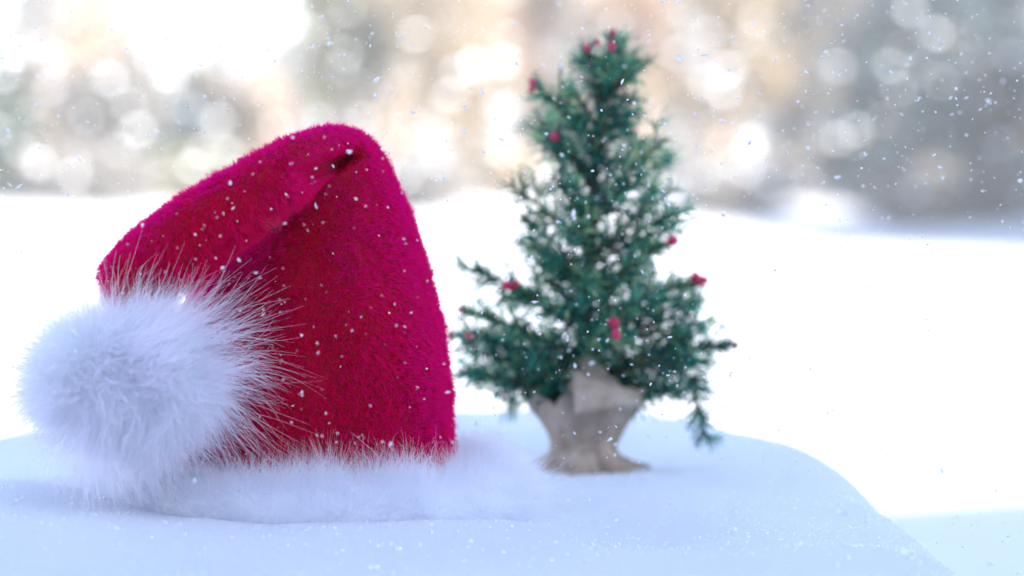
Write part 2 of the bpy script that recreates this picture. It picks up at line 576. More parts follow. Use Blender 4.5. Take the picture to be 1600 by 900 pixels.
BG = 'winter trees along the far edge of the snowy field'
TREES = [
    ('grey', 40, 66, 7.5, 3.0, 'faint tall pale tree far back in the upper left corner', [(35, 72, .16), (75, 20, .1), (20, 130, .09)]),
    ('peach', 150, 70, 6.6, 3.0, 'faint warm pale tree far back, left of the bright opening', [(120, 40, .1), (190, 60, .12), (262, 30, .12)]),
    # kind, px, dist, height, width, label, clumps
    ('conifer', 12, 44, 3.0, 1.9, 'dark blurred evergreen at the left edge, standing on the snow line', [(30, 235, .09), (85, 268, .22), (45, 180, .07)]),
    ('peach', 105, 50, 4.0, 1.8, 'small russet leaved tree beside the dark evergreen at the left edge', [(100, 130, .10), (150, 105, .08)]),
    ('grey', 190, 46, 3.2, 2.3, 'low grey bare tree above the pompom, left of the bright opening', [(170, 125, .13), (215, 205, .13), (200, 165, .1), (262, 118, .19)]),
    ('blue', 268, 49, 2.9, 1.8, 'bluish blurred conifer low behind the folded tip of the hat', [(340, 190, .22), (345, 235, .19), (295, 170, .08), (240, 250, .12)]),
    ('tan', 350, 56, 3.1, 1.6, 'short tan bush with leaves left behind the hat fold', [(355, 130, .09), (370, 250, .1)]),
    ('peach', 405, 60, 3.4, 1.5, 'pale peach coloured tree under the bright opening above the hat', [(420, 160, .30), (430, 200, .28)]),
    ('olive', 525, 47, 7.0, 2.2, 'tall olive toned tree right of the bright opening, above the hat peak', [(535, 108, .10), (500, 190, .09), (560, 190, .08), (520, 40, .1)]),
    ('tan', 612, 50, 7.0, 2.6, 'tan leaved tree above the right shoulder of the hat', [(595, 108, .21), (640, 105, .12), (668, 250, .23), (665, 30, .15), (610, 60, .13), (690, 190, .14)]),
    ('tan', 720, 45, 6.8, 2.4, 'broad tan leaved tree between the hat and the potted tree', [(785, 172, .22), (740, 105, .16), (785, 98, .18), (785, 240, .2), (700, 150, .1)]),
    ('peach', 815, 52, 6.4, 2.0, 'warm beige tree just behind the left side of the potted tree', [(850, 85, .15), (800, 130, .1), (790, 60, .12)]),
    ('grey', 900, 58, 6.0, 2.4, 'pale grey tree hidden partly by the top of the potted tree', [(940, 90, .12)]),
    ('peach', 1010, 50, 7.2, 2.4, 'beige leaved tree right behind the tip of the potted tree', [(1070, 25, .17), (1060, 85, .12), (1092, 207, .21), (1010, 60, .1)]),
    ('tan', 1125, 46, 6.8, 2.4, 'light tan tree with many snow tufts added for light discs, right of the potted tree', [(1165, 65, .18), (1128, 145, .22), (1172, 222, .2), (1135, 110, .14), (1120, 260, .13), (1100, 130, .1)]),
    ('grey', 1230, 49, 7.0, 2.6, 'grey brown bare tree with the two brightest snow tufts added for light discs', [(1208, 190, .25), (1290, 100, .20), (1235, 125, .12), (1250, 180, .12), (1210, 262, .22), (1300, 185, .15), (1320, 250, .22)]),
    ('olive', 1330, 51, 7.0, 2.2, 'grey olive tree at the left border of the dark evergreens', [(1320, 280, .19), (1362, 255, .2), (1345, 20, .15)]),
    ('blue', 1400, 45, 7.5, 2.5, 'tall dark bluish evergreen, first one from the tan trees on the right', [(1420, 18, .12), (1460, 55, .15), (1390, 105, .10), (1375, 190, .07), (1432, 270, .18)]),
    ('blue', 1480, 48, 7.0, 2.6, 'bluish evergreen in the middle of the dark group on the right', [(1525, 48, .18), (1470, 130, .10), (1490, 240, .15), (1510, 180, .08)]),
    ('blue', 1565, 44, 7.2, 2.7, 'dark evergreen filling the upper right edge', [(1580, 90, .16), (1565, 225, .17), (1560, 270, .13), (1540, 150, .07)]),
    ('peach', 1530, 56, 4.6, 2.2, 'brownish leaved tree peeping between the dark evergreens', [(1535, 120, .1)]),
]
for (k, px, d, h, w, lab, cl) in TREES:
    con = k in ('conifer', 'blue')
    bg_tree(k, px, d, h, w, lab, 'evergreen_tree' if con else 'leafy_tree', 'tree', BG,
            z_low=0.04 if con else 0.1, n=5200 if con else 3600, clumps=cl,
            bark=M_BARK if con or k in ('grey', 'olive') else M_BARK_TAN)

# low shrubs with snow clumps added for light discs at the field edge
SHR = [(150, 43, 1.1, 'snowy low shrub at the field edge above the pompom', 'grey', [(60, 255, .11), (115, 275, .10)]),
       (310, 44, 1.0, 'snow dusted shrub at the field edge behind the sloping hat fold', 'olive', [(300, 262, .16), (250, 275, .14)]),
       (655, 43, 1.1, 'low pale shrub right beside the hat shoulder at the field edge', 'grey', [(630, 280, .10)]),
       (760, 45, 1.0, 'low frosted shrub at the field edge left of the potted tree', 'tan', [(745, 275, .12)]),
       (1145, 43, 1.1, 'low frosted shrub at the field edge right of the potted tree', 'grey', [(1200, 285, .17), (1100, 275, .1)]),
       (1270, 46, 1.2, 'grey low shrub in front of the bare trees at the field edge', 'blue', [(1260, 285, .13)]),
       (1440, 42, 1.2, 'bluish low shrub under the tall dark evergreens', 'blue', [(1430, 300, .12)]),
       (1550, 43, 1.2, 'dark low shrub at the right edge under the evergreens', 'blue', [(1600, 310, .15)])]
for (px, d, h, lab, k, cl) in SHR:
    bg_tree('olive' if k == 'olive' else ('grey' if k != 'tan' else 'tan'), px, d, h, 2.0, lab, 'low_shrub', 'shrub', 'low shrubs at the edge of the snowy field', z_low=.05, n=1500, clumps=cl)

# unseen evergreens added beyond the right edge to shade the far snow there
for i, (x, y, h, lab) in enumerate([(13.6, 30, 9.5, 'tall evergreen added for shade just outside the right edge, nearest to the camera'),
                                    (10.9, 34, 7.5, 'tall evergreen added for shade right at the border of the view on the right'),
                                    (12.0, 38.5, 6, 'tall evergreen added for shade outside the right edge next to the snow bank'),
                                    (17.0, 30.5, 10, 'tall evergreen added for shade outside the right edge, second of the shading row'),
                                    (18.5, 35, 9, 'tall evergreen added for shade outside the right edge, third of the shading row'),
                                    (15.3, 37, 8, 'tall evergreen added for shade outside the right edge beside the dark group')]):
    bg_tree('conifer', 800 + x / y * FPX, y, h, 6.2, lab, 'evergreen_tree', 'tree', BG, z_low=.03, n=9000, lsize=3.2)


# a distant wood that closes the horizon
def far_wood():
    cents, tint = [], []
    for i in range(260):
        x = -90 + 180 * rng.random()
        y = 110 + 50 * rng.random()
        gap = -15 < x / y * 100 < -7.5
        h = (4.5 if gap else 10.5) + 3 * rng.random()
        w = 2.5 + 2 * rng.random()
        m = 160
        u = rng.random(m)
        an = rng.random(m) * 6.283
        rr = w * np.sqrt(rng.random(m)) * (1 - .75 * u)
        z0 = field_z(x, y)
        cents.append(np.stack([x + np.cos(an) * rr, y + np.sin(an) * rr, z0 + u * h], 1))
        tint.append(np.clip(rng.random() + rng.normal(size=m) * .15, 0, 1))
    C = np.concatenate(cents)
    Q = leaf_quads(C, 0.55)
    o = quads_obj('distant_wood', Q, LEAF['grey'], None, np.concatenate(tint))
    tag(o, 'pale distant wood closing the horizon beyond the field', 'wood', kind='stuff')


far_wood()

# ---------------------------------------------------------------- santa hat
HAT_D = 1.85
hat = empty('santa_hat', (P(478, 800, HAT_D).x, HAT_D, 0.0))
tag(hat, 'plush crimson santa hat with white fluffy brim and pompom standing on snow', 'santa hat')

# (outer px, inner px, depth of the section centre, half thickness)
SEC = [
    ((712, 790), (236, 790), 1.845, .100),
    ((706, 735), (240, 735), 1.845, .100),
    ((699, 660), (247, 690), 1.845, .100),
    ((695, 585), (252, 625), 1.845, .098),
    ((686, 520), (276, 560), 1.847, .095),
    ((672, 455), (292, 500), 1.850, .090),
    ((655, 395), (312, 440), 1.853, .083),
    ((637, 340), (350, 385), 1.856, .075),
    ((617, 292), (408, 335), 1.858, .065),
    ((599, 256), (458, 297), 1.858, .055),
    ((583, 230), (497, 272), 1.853, .045),
    ((566, 213), (522, 262), 1.842, .036),
    ((545, 205), (530, 262), 1.822, .031),
    ((515, 202), (520, 270), 1.797, .030),
    ((485, 207), (500, 284), 1.776, .030),
    ((445, 222), (470, 305), 1.761, .030),
    ((395, 248), (432, 333), 1.751, .031),
    ((340, 280), (388, 368), 1.745, .032),
    ((285, 312), (344, 402), 1.741, .032),
    ((232, 348), (304, 436), 1.738, .031),
    ((190, 385), (262, 462), 1.750, .029),
    ((164, 422), (240, 490), 1.745, .025),
    ((170, 470), (232, 515), 1.742, .018),
]


def catmull(arr, sub):
    arr = [np.array(a, float) for a in arr]
    out = []
    for i in range(len(arr) - 1):
        p0, p1, p2, p3 = arr[max(i - 1, 0)], arr[i], arr[i + 1], arr[min(i + 2, len(arr) - 1)]
        for s in range(sub):
            t = s / sub
            out.append(.5 * ((2 * p1) + (p2 - p0) * t + (2 * p0 - 5 * p1 + 4 * p2 - p3) * t * t + (-p0 + 3 * p1 - 3 * p2 + p3) * t ** 3))
    out.append(arr[-1])
    return out


def build_crown():
    keys = [(*a, *b, d, h) for a, b, d, h in SEC]
    rows = catmull(keys, 9)
    seg = 140
    V = []
    for ri, r in enumerate(rows):
        o = P(r[0], r[1], r[4]); i = P(r[2], r[3], r[4])
        c = (o + i) / 2
        a = (o - i) / 2
        h = r[5]
        tt = ri / (len(rows) - 1)
        for s in range(seg):
            an = 2 * math.pi * s / seg
            ca, sa = math.cos(an), math.sin(an)
            ex = 0.92 - .2 * smooth(.5, .62, tt)
            u = math.copysign(abs(ca) ** ex, ca); w = math.copysign(abs(sa) ** ex, sa)
            p = c + a * u + Vector((0, -h * w, 0))
            if tt < .52 and w > 0:          # gentle dents and creases in the cloth
                p.y -= 0.010 * noise.noise(Vector((p.x * 11, p.z * 9, 2))) * w
                p.y += 0.012 * math.exp(-((p.x + 0.20 + (p.z - .15) * .5) / 0.035) ** 2) * w * smooth(0.02, .3, tt)
            elif tt >= .52:
                p.y -= 0.006 * noise.noise(Vector((p.x * 22, p.z * 22, 5))) * w
            # the open end of the fold near the peak
            if w > 0:
                fx = (P(515, 259, 1.8) - p)
                ax_ = Vector((math.cos(R(28)), 0, math.sin(R(28))))
                lo_ = fx.dot(ax_); sh_ = Vector((fx.x, 0, fx.z)) - ax_ * Vector((fx.x, 0, fx.z)).dot(ax_)
                p.y += 0.046 * math.exp(-(lo_ / .0190) ** 4 - (sh_.length / .0065) ** 4)
            V.append(p)
    F = []
    for j in range(len(rows) - 1):
        for s in range(seg):
            F.append((j * seg + s, (j + 1) * seg + s, (j + 1) * seg + (s + 1) % seg, j * seg + (s + 1) % seg))
    F.append(tuple(range(seg)))
    F.append(tuple((len(rows) - 1) * seg + s for s in reversed(range(seg))))
    k = NT('red_plush_backing', 0.9)
    k.l(k.ramp(k.noise(60, 4), [(0.3, (0.30, 0.0, 0.012)), (0.7, (0.46, 0.003, 0.03))]), k.b.inputs['Base Color'])
    o = mesh_obj('crown', V, F, k.m, hat, True)
    A = np.array([tuple(v) for v in V])
    QF = F[:-2]
    # orientation check: normals must point outwards
    n = 230000
    p, nn = sample_tris(A, QF, n)
    cen = A.reshape(len(rows), seg, 3).mean(1)
    mid = A[: seg * 30].mean(0)
    pt, nt_ = sample_tris(A, QF[: seg * 30], 200)
    if ((pt - mid) * nt_).sum() < 0: nn = -nn
    nz = wave_noise(p, 55, 3)
    nz2 = wave_noise(p, 300, 8)
    comb = nz * .28 + nz2 * .22 + np.array([0.1, 0, -.35])
    L = 0.0056 * (0.75 + .5 * rng.random(n)) * (1 + .10 * wave_noise(p, 60, 5)[:, 0])
    d = unit(nn + comb * .6 + rng.normal(size=(n, 3)) * .22)
    cell = np.floor(p / .0030 + nn * .3).astype(np.int64)
    hsh = (cell[:, 0] * 73856093) ^ (cell[:, 1] * 19349663) ^ (cell[:, 2] * 83492791)
    tab = np.random.default_rng(5).normal(size=(4096, 4))
    cr_ = tab[hsh % 4096]
    d = unit(d + cr_[:, :3] * .13)
    L = L * np.clip(1 + .16 * cr_[:, 3], .6, 1.4)
    pk = np.array(P(515, 259, 1.8))
    L = L * (1 - .8 * np.exp(-((p[:, 0] - pk[0]) ** 2 + (p[:, 2] - pk[2]) ** 2) / .016 ** 2) * (p[:, 1] < 1.83))
    t = np.linspace(0, 1, 4)[None, :, None]
    curl = (comb + rng.normal(size=(n, 3)) * .25) * 0.5
    PT = p[:, None] + d[:, None] * t * L[:, None, None] + curl[:, None] * (t ** 2) * L[:, None, None] - nn[:, None] * .0008
    rad = np.array([.00017, .00017, .00014, .00005])[None].repeat(n, 0)
    m = mat_hair('red_plush_pile', (0.45, 0.0, 0.003), (0.99, 0.004, 0.022), .45, .004, .7, through=(1.0, 0.0, 0.55))  # magenta through colour paints the backlit rim glow into the pile
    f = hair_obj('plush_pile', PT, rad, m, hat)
    f.parent = o
    f.matrix_parent_inverse = Matrix.Identity(4)
    f.matrix_parent_inverse = Matrix.Identity(4)
    return o


crown = build_crown()
M_WHITE = mat_hair('white_marabou', (0.91, 0.92, 0.97), (0.95, 0.94, 0.98), .45, .04)
M_WISP = mat_hair('marabou_wisp', (0.90, 0.90, 0.97), (0.96, 0.88, 0.97), .5, .03)  # pink-lilac tips paint the red bounce light of the crown
M_WHITE_CORE = mat_noise('white_fleece', (0.88, 0.89, 0.95), (0.92, 0.93, 0.96), 60, 0.95)


def fur(name, p, nn, L, r0, comb, droop, mat, parent, k=8, wild=0.35, clump=0.3, seed=1):
    n = len(p)
    d = unit(nn + comb + rng.normal(size=(n, 3)) * wild)
    cl = wave_noise(p, 45, seed) * clump
    b = rng.normal(size=(n, 3)) * .38 + cl * .9
    b[:, 2] -= droop
    t = np.linspace(0, 1, k)[None, :, None]
    wob = wave_noise(p + rng.normal(size=(n, 3)) * .002, 60, seed + 5) * .12
    PT = p[:, None] + (d[:, None] * t + b[:, None] * t ** 2 * .55 + wob[:, None] * np.sin(t * 7) * t) * L[:, None, None]
    taper = (1 - np.linspace(0, 1, k) ** 1.5 * .8)[None] * r0
    return hair_obj(name, PT, np.broadcast_to(taper, (n, k)) * (0.7 + .6 * rng.random((n, 1))), mat, parent)


def build_pompom():
    c = np.array(P(200, 594, 1.700))
    bm = bmesh.new()
    bmesh.ops.create_icosphere(bm, subdivisions=4, radius=1)
    for v in bm.verts:
        d = v.co.normalized()
        s = 1 + .12 * noise.noise(d * 2 + Vector((4, 0, 0))) + .05 * noise.noise(d * 6)
        v.co = Vector((d.x * .051, d.y * .046, d.z * .035)) * s
    V = np.array([tuple(v.co) for v in bm.verts]) + c
    F = [tuple(v.index for v in f.verts) for f in bm.faces]
    bm.free()
    core = mesh_obj('pompom', V, F, M_WHITE_CORE, hat, True)
    n = 95000
    p, nn = sample_tris(V, F, n)
    comb = wave_noise(p, 22, 11) * .75 + wave_noise(p, 70, 12) * .25
    comb[:, 2] += .25 * (nn[:, 2] < 0)
    L = 0.025 * (0.45 + .8 * rng.random(n)) * (1 + .3 * wave_noise(p, 26, 4)[:, 0])
    f = fur('fluff', p, nn, L, .000062, comb, .10, M_WHITE, core, 8, .42, .7, 2)
    f.matrix_parent_inverse = Matrix.Identity(4)
    # long guard hairs in wisps
    n = 6500
    tuft, tn = sample_tris(V, F, 420)
    idx = rng.integers(0, 420, n)
    p = tuft[idx] + rng.normal(size=(n, 3)) * .0035
    nn = tn[idx]
    side = nn.copy()
    comb = wave_noise(tuft, 30, 17)[idx] * .5 + np.array([.08, 0, .02])
    L = (0.038 * (0.6 + .75 * rng.random(420)) * (1 + .12 * np.clip(tn[:, 0], 0, 1) ** 1.5))[idx] * (0.7 + .5 * rng.random(n))
    f = fur('guard_hair', p, nn, L, .00017, comb, .08, M_WISP, core, 9, .20, 1.0, 9)
    f.matrix_parent_inverse = Matrix.Identity(4)


build_pompom()


def build_brim():
    # fluffy roll round the foot of the crown
    cx = (P(478, 780, HAT_D)).x + .002
    ax, ay = 0.139, 0.120
    seg, ring = 120, 20
    V = []
    for i in range(seg):
        a = 2 * math.pi * i / seg
        c = Vector((cx + math.cos(a) * ax, 1.845 + math.sin(a) * ay, 0.013 + .003 * math.sin(3 * a + 1)))
        out = Vector((math.cos(a) * ay, math.sin(a) * ax, 0)).normalized()
        rr = .027 * (1 + .20 * noise.noise(Vector((math.cos(a) * 2, math.sin(a) * 2, 3))))
        for j in range(ring):
            b = 2 * math.pi * j / ring
            V.append(c + out * math.cos(b) * rr * 1.15 + Vector((0, 0, math.sin(b) * rr)))
    F = [(i * ring + j, ((i + 1) % seg) * ring + j, ((i + 1) % seg) * ring + (j + 1) % ring, i * ring + (j + 1) % ring) for i in range(seg) for j in range(ring)]
    core = mesh_obj('brim', V, F, M_WHITE_CORE, hat, True)
    A = np.array([tuple(v) for v in V])
    n = 120000
    p, nn = sample_tris(A, F, n)
    cc = p.copy()
    ang = np.arctan2((p[:, 1] - 1.845) / ay, (p[:, 0] - cx) / ax)
    cen = np.stack([cx + np.cos(ang) * ax, 1.845 + np.sin(ang) * ay, np.full(n, .02)], 1)
    if ((p - cen) * nn).sum() < 0: nn = -nn
    comb = wave_noise(p, 32, 21) * .4
    L = 0.020 * (0.5 + .8 * rng.random(n)) * (1 + .3 * wave_noise(p, 30, 6)[:, 0])
    f = fur('fluff', p, nn, L, .000085, comb, .10, M_WHITE, core, 7, .45, .35, 3)
    f.matrix_parent_inverse = Matrix.Identity(4)
    n = 5200
    tuft, tn = sample_tris(A, F, 520)
    if ((p - cen) * 1).size and False: pass
    ang = np.arctan2((tuft[:, 1] - 1.845) / ay, (tuft[:, 0] - cx) / ax)
    cen = np.stack([cx + np.cos(ang) * ax, 1.845 + np.sin(ang) * ay, np.full(len(tuft), .02)], 1)
    tn = unit(tuft - cen)
    idx = rng.integers(0, len(tuft), n)
    L = (0.030 * (0.5 + .8 * rng.random(len(tuft))))[idx] * (0.7 + .5 * rng.random(n))
    f = fur('guard_hair', tuft[idx] + rng.normal(size=(n, 3)) * .003, tn[idx], L, .00015, wave_noise(tuft, 30, 31)[idx] * .9, .2, M_WISP, core, 8, .38, .9, 12)
    f.matrix_parent_inverse = Matrix.Identity(4)


build_brim()

# ---------------------------------------------------------------- the little potted tree
TD = 2.18
PXM = TD / FPX * 1.0
tree = empty('miniature_pine_tree', (P(918, 735, TD).x, TD, 0.0))
tag(tree, 'miniature artificial pine tree with red buds, its foot wrapped in burlap', 'miniature tree')
M_NEEDLE = mat_leaf('pine_needle_foil', [(0, (0.010, 0.06, 0.06)), (0.25, (0.022, 0.17, 0.14)), (0.5, (0.05, 0.36, 0.26)), (0.75, (0.12, 0.46, 0.24)), (1, (0.46, 0.62, 0.28))], .5, .25)
M_WIRE = mat_noise('twisted_wire', (0.05, 0.04, 0.02), (0.13, 0.10, 0.04), 80, .6)
M_BERRY = mat_noise('red_bud', (0.55, 0.01, 0.07), (0.72, 0.04, 0.15), 60, .35)
M_BURLAP = None


def trunk_pt(t):    # 0 foot .. 1 tip
    pts = [(918, 700), (915, 600), (918, 480), (925, 360), (930, 240), (945, 140), (958, 72)]
    f = t * (len(pts) - 1)
    i = min(int(f), len(pts) - 2)
    u = f - i
    return P(pts[i][0] * (1 - u) + pts[i + 1][0] * u, pts[i][1] * (1 - u) + pts[i + 1][1] * u, TD)


V, F = tube([trunk_pt(i / 20) for i in range(21)], [.0075 - .005 * i / 20 for i in range(21)], 8)
mesh_obj('trunk', V, F, M_WIRE, tree, True)


def bez(a, b, c, t): return a * (1 - t) ** 2 + b * 2 * t * (1 - t) + c * t * t


def spray(a, b, c, mb_v, needles, wire=.0011, nl=.0195, dens=1500, tipstart=0.0):
    """a needle-covered twig along the curve a-b-c"""
    L = (b - a).length + (c - b).length
    m = 10
    pts = [bez(a, b, c, i / m) for i in range(m + 1)]
    V, F = tube(pts, [wire * (1.2 - .6 * i / m) for i in range(m + 1)], 5)
    mb_v.add(V, F, 0)
    n = int(L * dens)
    t = rng.random(n) * (1 - tipstart) + tipstart
    A, B, Cc = np.array(a), np.array(b), np.array(c)
    tt = t[:, None]
    p = A * (1 - tt) ** 2 + B * 2 * tt * (1 - tt) + Cc * tt ** 2
    tan = unit(2 * (1 - tt) * (B - A) + 2 * tt * (Cc - B))
    r = rand_unit(n)
    perp = unit(r - tan * (r * tan).sum(1, keepdims=True))
    d = unit(perp + tan * (0.55 + .35 * rng.random((n, 1))) + np.array([0, 0, .12]))
    ln = nl * (0.65 + .6 * rng.random((n, 1))) * (1 - .25 * tt)
    w = unit(np.cross(d, rand_unit(n))) * (.0011 + .0006 * rng.random((n, 1)))
    bend = np.cross(d, w / .0014) * ln * .08
    e = p + d * ln + bend
    q = np.stack([p - w * .6, p + w * .6, e + w * .45, e - w * .45], 1)
    needles.append(q)


tints = []


def branch(start_t, tip, dz=0.0, y=0.0, sub=4, sag=0.25, berry=False, dens=1500):
    a = trunk_pt(start_t)
    c = P(tip[0], tip[1], TD + y)
    c = c + (a - c).normalized() * (.004 if not berry else 0)
    mid = a.lerp(c, .5) + Vector((0, 0, dz if dz else (c - a).length * sag * .3))
    mb = MB()
    nd = []
    spray(a, mid, c, mb, nd, .0019, dens=dens, tipstart=.05)
    L = (c - a).length
    for s in range(sub):
        t = 0.25 + .6 * (s + random.random() * .6) / sub
        p = bez(a, mid, c, t)
        dirn = (c - a).normalized()
        side = Vector((random.uniform(-1, 1), random.uniform(-1, 1), random.uniform(-.55, .75)))
        side = (side - dirn * side.dot(dirn)).normalized()
        e = p + (dirn * .75 + side * .75).normalized() * (L * (.22 + .16 * random.random()) * (1.15 - t * .5) + .004)
        m2 = p.lerp(e, .5) + Vector((0, 0, .1 * (e - p).length * random.uniform(-1, 1)))
        spray(p, m2, e, mb, nd, .0008, dens=dens)
    if berry: spray(bez(a, mid, c, .72), bez(a, mid, c, .87), c, mb, nd, .0020, .010, 2600)
    Q = np.concatenate(nd)
    o = mb.v
    nv = len(mb.v)
    allv = mb.v + [tuple(v) for v in Q.reshape(-1, 3)]
    faces = mb.f + [tuple(range(nv + 4 * i, nv + 4 * i + 4)) for i in range(len(Q))]
    mi = [0] * len(mb.f) + [1] * len(Q)
    base = random.random() * .55 + .17
    tn = np.concatenate([np.zeros(len(mb.f)), np.clip(base + rng.normal(size=len(Q)) * .36, 0, 1)])
    mesh_obj('branch', allv, faces, [M_WIRE, M_NEEDLE], tree, False, mi, tn)
    if berry:
        bud(c, (c - mid).normalized(), berry)


def bud(c, dirn, size):
    bm = bmesh.new()
    bmesh.ops.create_uvsphere(bm, u_segments=14, v_segments=10, radius=1)
    q = dirn.to_track_quat('Z', 'Y')
    s = size * PXM
    for v in bm.verts:
        z = v.co.z
        k = (1 - .35 * max(z, 0)) * (1 + .08 * math.sin(5 * math.atan2(v.co.y, v.co.x)))
        v.co = q @ Vector((v.co.x * s * .8 * k, v.co.y * s * .8 * k, z * s * 1.15 + s * .4)) + c
    V = [v.co.copy() for v in bm.verts]
    F = [tuple(v.index for v in f.verts) for f in bm.faces]
    bm.free()
    mesh_obj('bud', V, F, M_BERRY, tree, True)


BR = [  # start t, tip px, y offset, subs, bud size px
    # crown tip
    (.80, (957, 55), -.005, 3, 7), (.84, (978, 62), .01, 3, 0), (.78, (918, 78), -.015, 3, 7), (.80, (1022, 92), -.01, 2, 0), (.80, (1000, 85), .02, 3, 0),
    (.74, (1000, 145), -.02, 3, 0), (.76, (903, 80), .02, 2, 0), (.72, (895, 140), -.03, 3, 0), (.78, (985, 100), -.03, 3, 0), (.70, (1005, 165), .02, 3, 0), (.84, (945, 85), -.02, 3, 0),
    (.66, (836, 132), -.02, 4, 9), (.62, (822, 190), -.015, 4, 0), (.60, (830, 180), .03, 3, 0), (.68, (870, 150), .03, 3, 0), (.66, (990, 190), .04, 3, 0),
    (.58, (868, 216), -.05, 3, 8), (.55, (1050, 212), -.03, 5, 0), (.52, (1055, 240), .02, 4, 0), (.57, (1010, 215), .04, 3, 0),
    (.50, (858, 225), .03, 3, 0), (.46, (785, 283), -.01, 5, 0), (.45, (812, 300), .04, 3, 0), (.48, (860, 270), -.05, 3, 0),
    (.44, (1062, 290), .03, 4, 0), (.44, (1088, 325), -.02, 5, 0), (.42, (1075, 345), .03, 4, 0), (.50, (1000, 260), -.06, 4, 0),
    (.36, (1048, 378), -.04, 4, 10), (.38, (1040, 355), .05, 4, 0),
    (.38, (798, 370), -.03, 4, 0), (.38, (822, 345), .01, 3, 7), (.36, (820, 390), .04, 4, 0), (.36, (870, 380), -.07, 4, 0),
    # broad lower tiers
    (.30, (705, 412), .0, 4, 0), (.26, (797, 448), -.04, 4, 10), (.28, (760, 430), .05, 3, 0),
    (.22, (722, 484), -.02, 4, 6), (.20, (705, 522), .02, 4, 6), (.18, (735, 526), -.05, 4, 7), (.20, (760, 500), .06, 4, 0),
    (.16, (702, 545), -.01, 5, 0), (.13, (712, 578), .0, 5, 0), (.12, (760, 590), -.05, 4, 0), (.10, (815, 612), -.03, 4, 0), (.12, (800, 598), .05, 4, 0), (.14, (765, 560), .06, 4, 0),
    (.30, (1092, 440), -.02, 5, 11), (.27, (1070, 460), .05, 4, 0), (.26, (1105, 470), .01, 4, 0), (.24, (1095, 490), -.05, 4, 0),
    (.20, (1145, 540), -.01, 5, 7), (.20, (1105, 515), .05, 4, 0), (.17, (1110, 560), -.03, 5, 0), (.14, (1085, 600), .03, 4, 0), (.12, (1060, 615), -.02, 4, 0), (.11, (1020, 605), .05, 4, 0),
    (.24, (958, 505), -.09, 4, 11), (.26, (1000, 470), -.10, 4, 0), (.28, (880, 470), -.10, 4, 0), (.20, (850, 530), -.10, 4, 0), (.16, (835, 585), -.07, 4, 0),
    (.24, (930, 525), -.10, 4, 0), (.22, (990, 535), -.08, 4, 0), (.34, (940, 430), -.08, 4, 0), (.40, (905, 345), -.07, 4, 0), (.46, (950, 300), -.07, 4, 0),
    (.56, (930, 210), -.05, 4, 0), (.64, (955, 160), -.05, 4, 0), (.30, (900, 440), .09, 4, 0), (.22, (960, 500), .10, 4, 0), (.20, (860, 520), .10, 4, 0), (.40, (950, 350), .08, 4, 0), (.33, (1000, 405), -.07, 4, 0),
    (.17, (870, 600), -.05, 4, 0), (.14, (1000, 590), .06, 4, 0), (.12, (905, 585), .06, 4, 0), (.16, (960, 580), .05, 4, 0), (.2, (930, 560), -.03, 4, 0), (.19, (1128, 568), .02, 5, 0), (.14, (1102, 612), .0, 4, 0), (.14, (700, 588), .03, 5, 0), (.23, (1118, 500), -.03, 4, 0), (.25, (975, 520), .03, 4, 0), (.45, (905, 320), .03, 4, 0), (.35, (950, 400), .04, 4, 0), (.30, (850, 430), -.05, 4, 0), (.48, (900, 270), .06, 3, 0), (.32, (1010, 440), .08, 4, 0),
]
for (t, tip, y, sub, bs) in BR:
    branch(t, tip, 0, y, sub, .25, bs, dens=730)
# the drooping twig at the lower right
for (s, c, e, sb) in [((1085, 585), (1085, 640), (1108, 690), 0), ((1000, 560), (1060, 560), (1085, 600), 0)]:
    mb = MB(); nd = []
    spray(P(*s, TD - .03), P(*c, TD - .035), P(*e, TD - .03), mb, nd, .0019, .021, 2100)
    Q = np.concatenate(nd)
    nv = len(mb.v)
    mesh_obj('branch', mb.v + [tuple(v) for v in Q.reshape(-1, 3)], mb.f + [tuple(range(nv + 4 * i, nv + 4 * i + 4)) for i in range(len(Q))],
             [M_WIRE, M_NEEDLE], tree, False, [0] * len(mb.f) + [1] * len(Q), np.concatenate([np.zeros(len(mb.f)), np.clip(.35 + rng.normal(size=len(Q)) * .2, 0, 1)]))
for (px, py, y, s, dr) in [(935, 68, -.01, 6, (-1, 0, .2)), (956, 70, -.02, 7, (0, -.2, -1)), (832, 138, -.02, 6, (-.6, 0, -.7)), (962, 520, -.10, 8, (.3, -.3, -1)), (1085, 435, -.02, 8, (.2, 0, .5)), (803, 445, -.04, 7, (1, 0, .3)), (703, 526, .02, 6, (0, 0, -1))]:
    bud(P(px, py, TD + y), Vector(dr).normalized(), s)


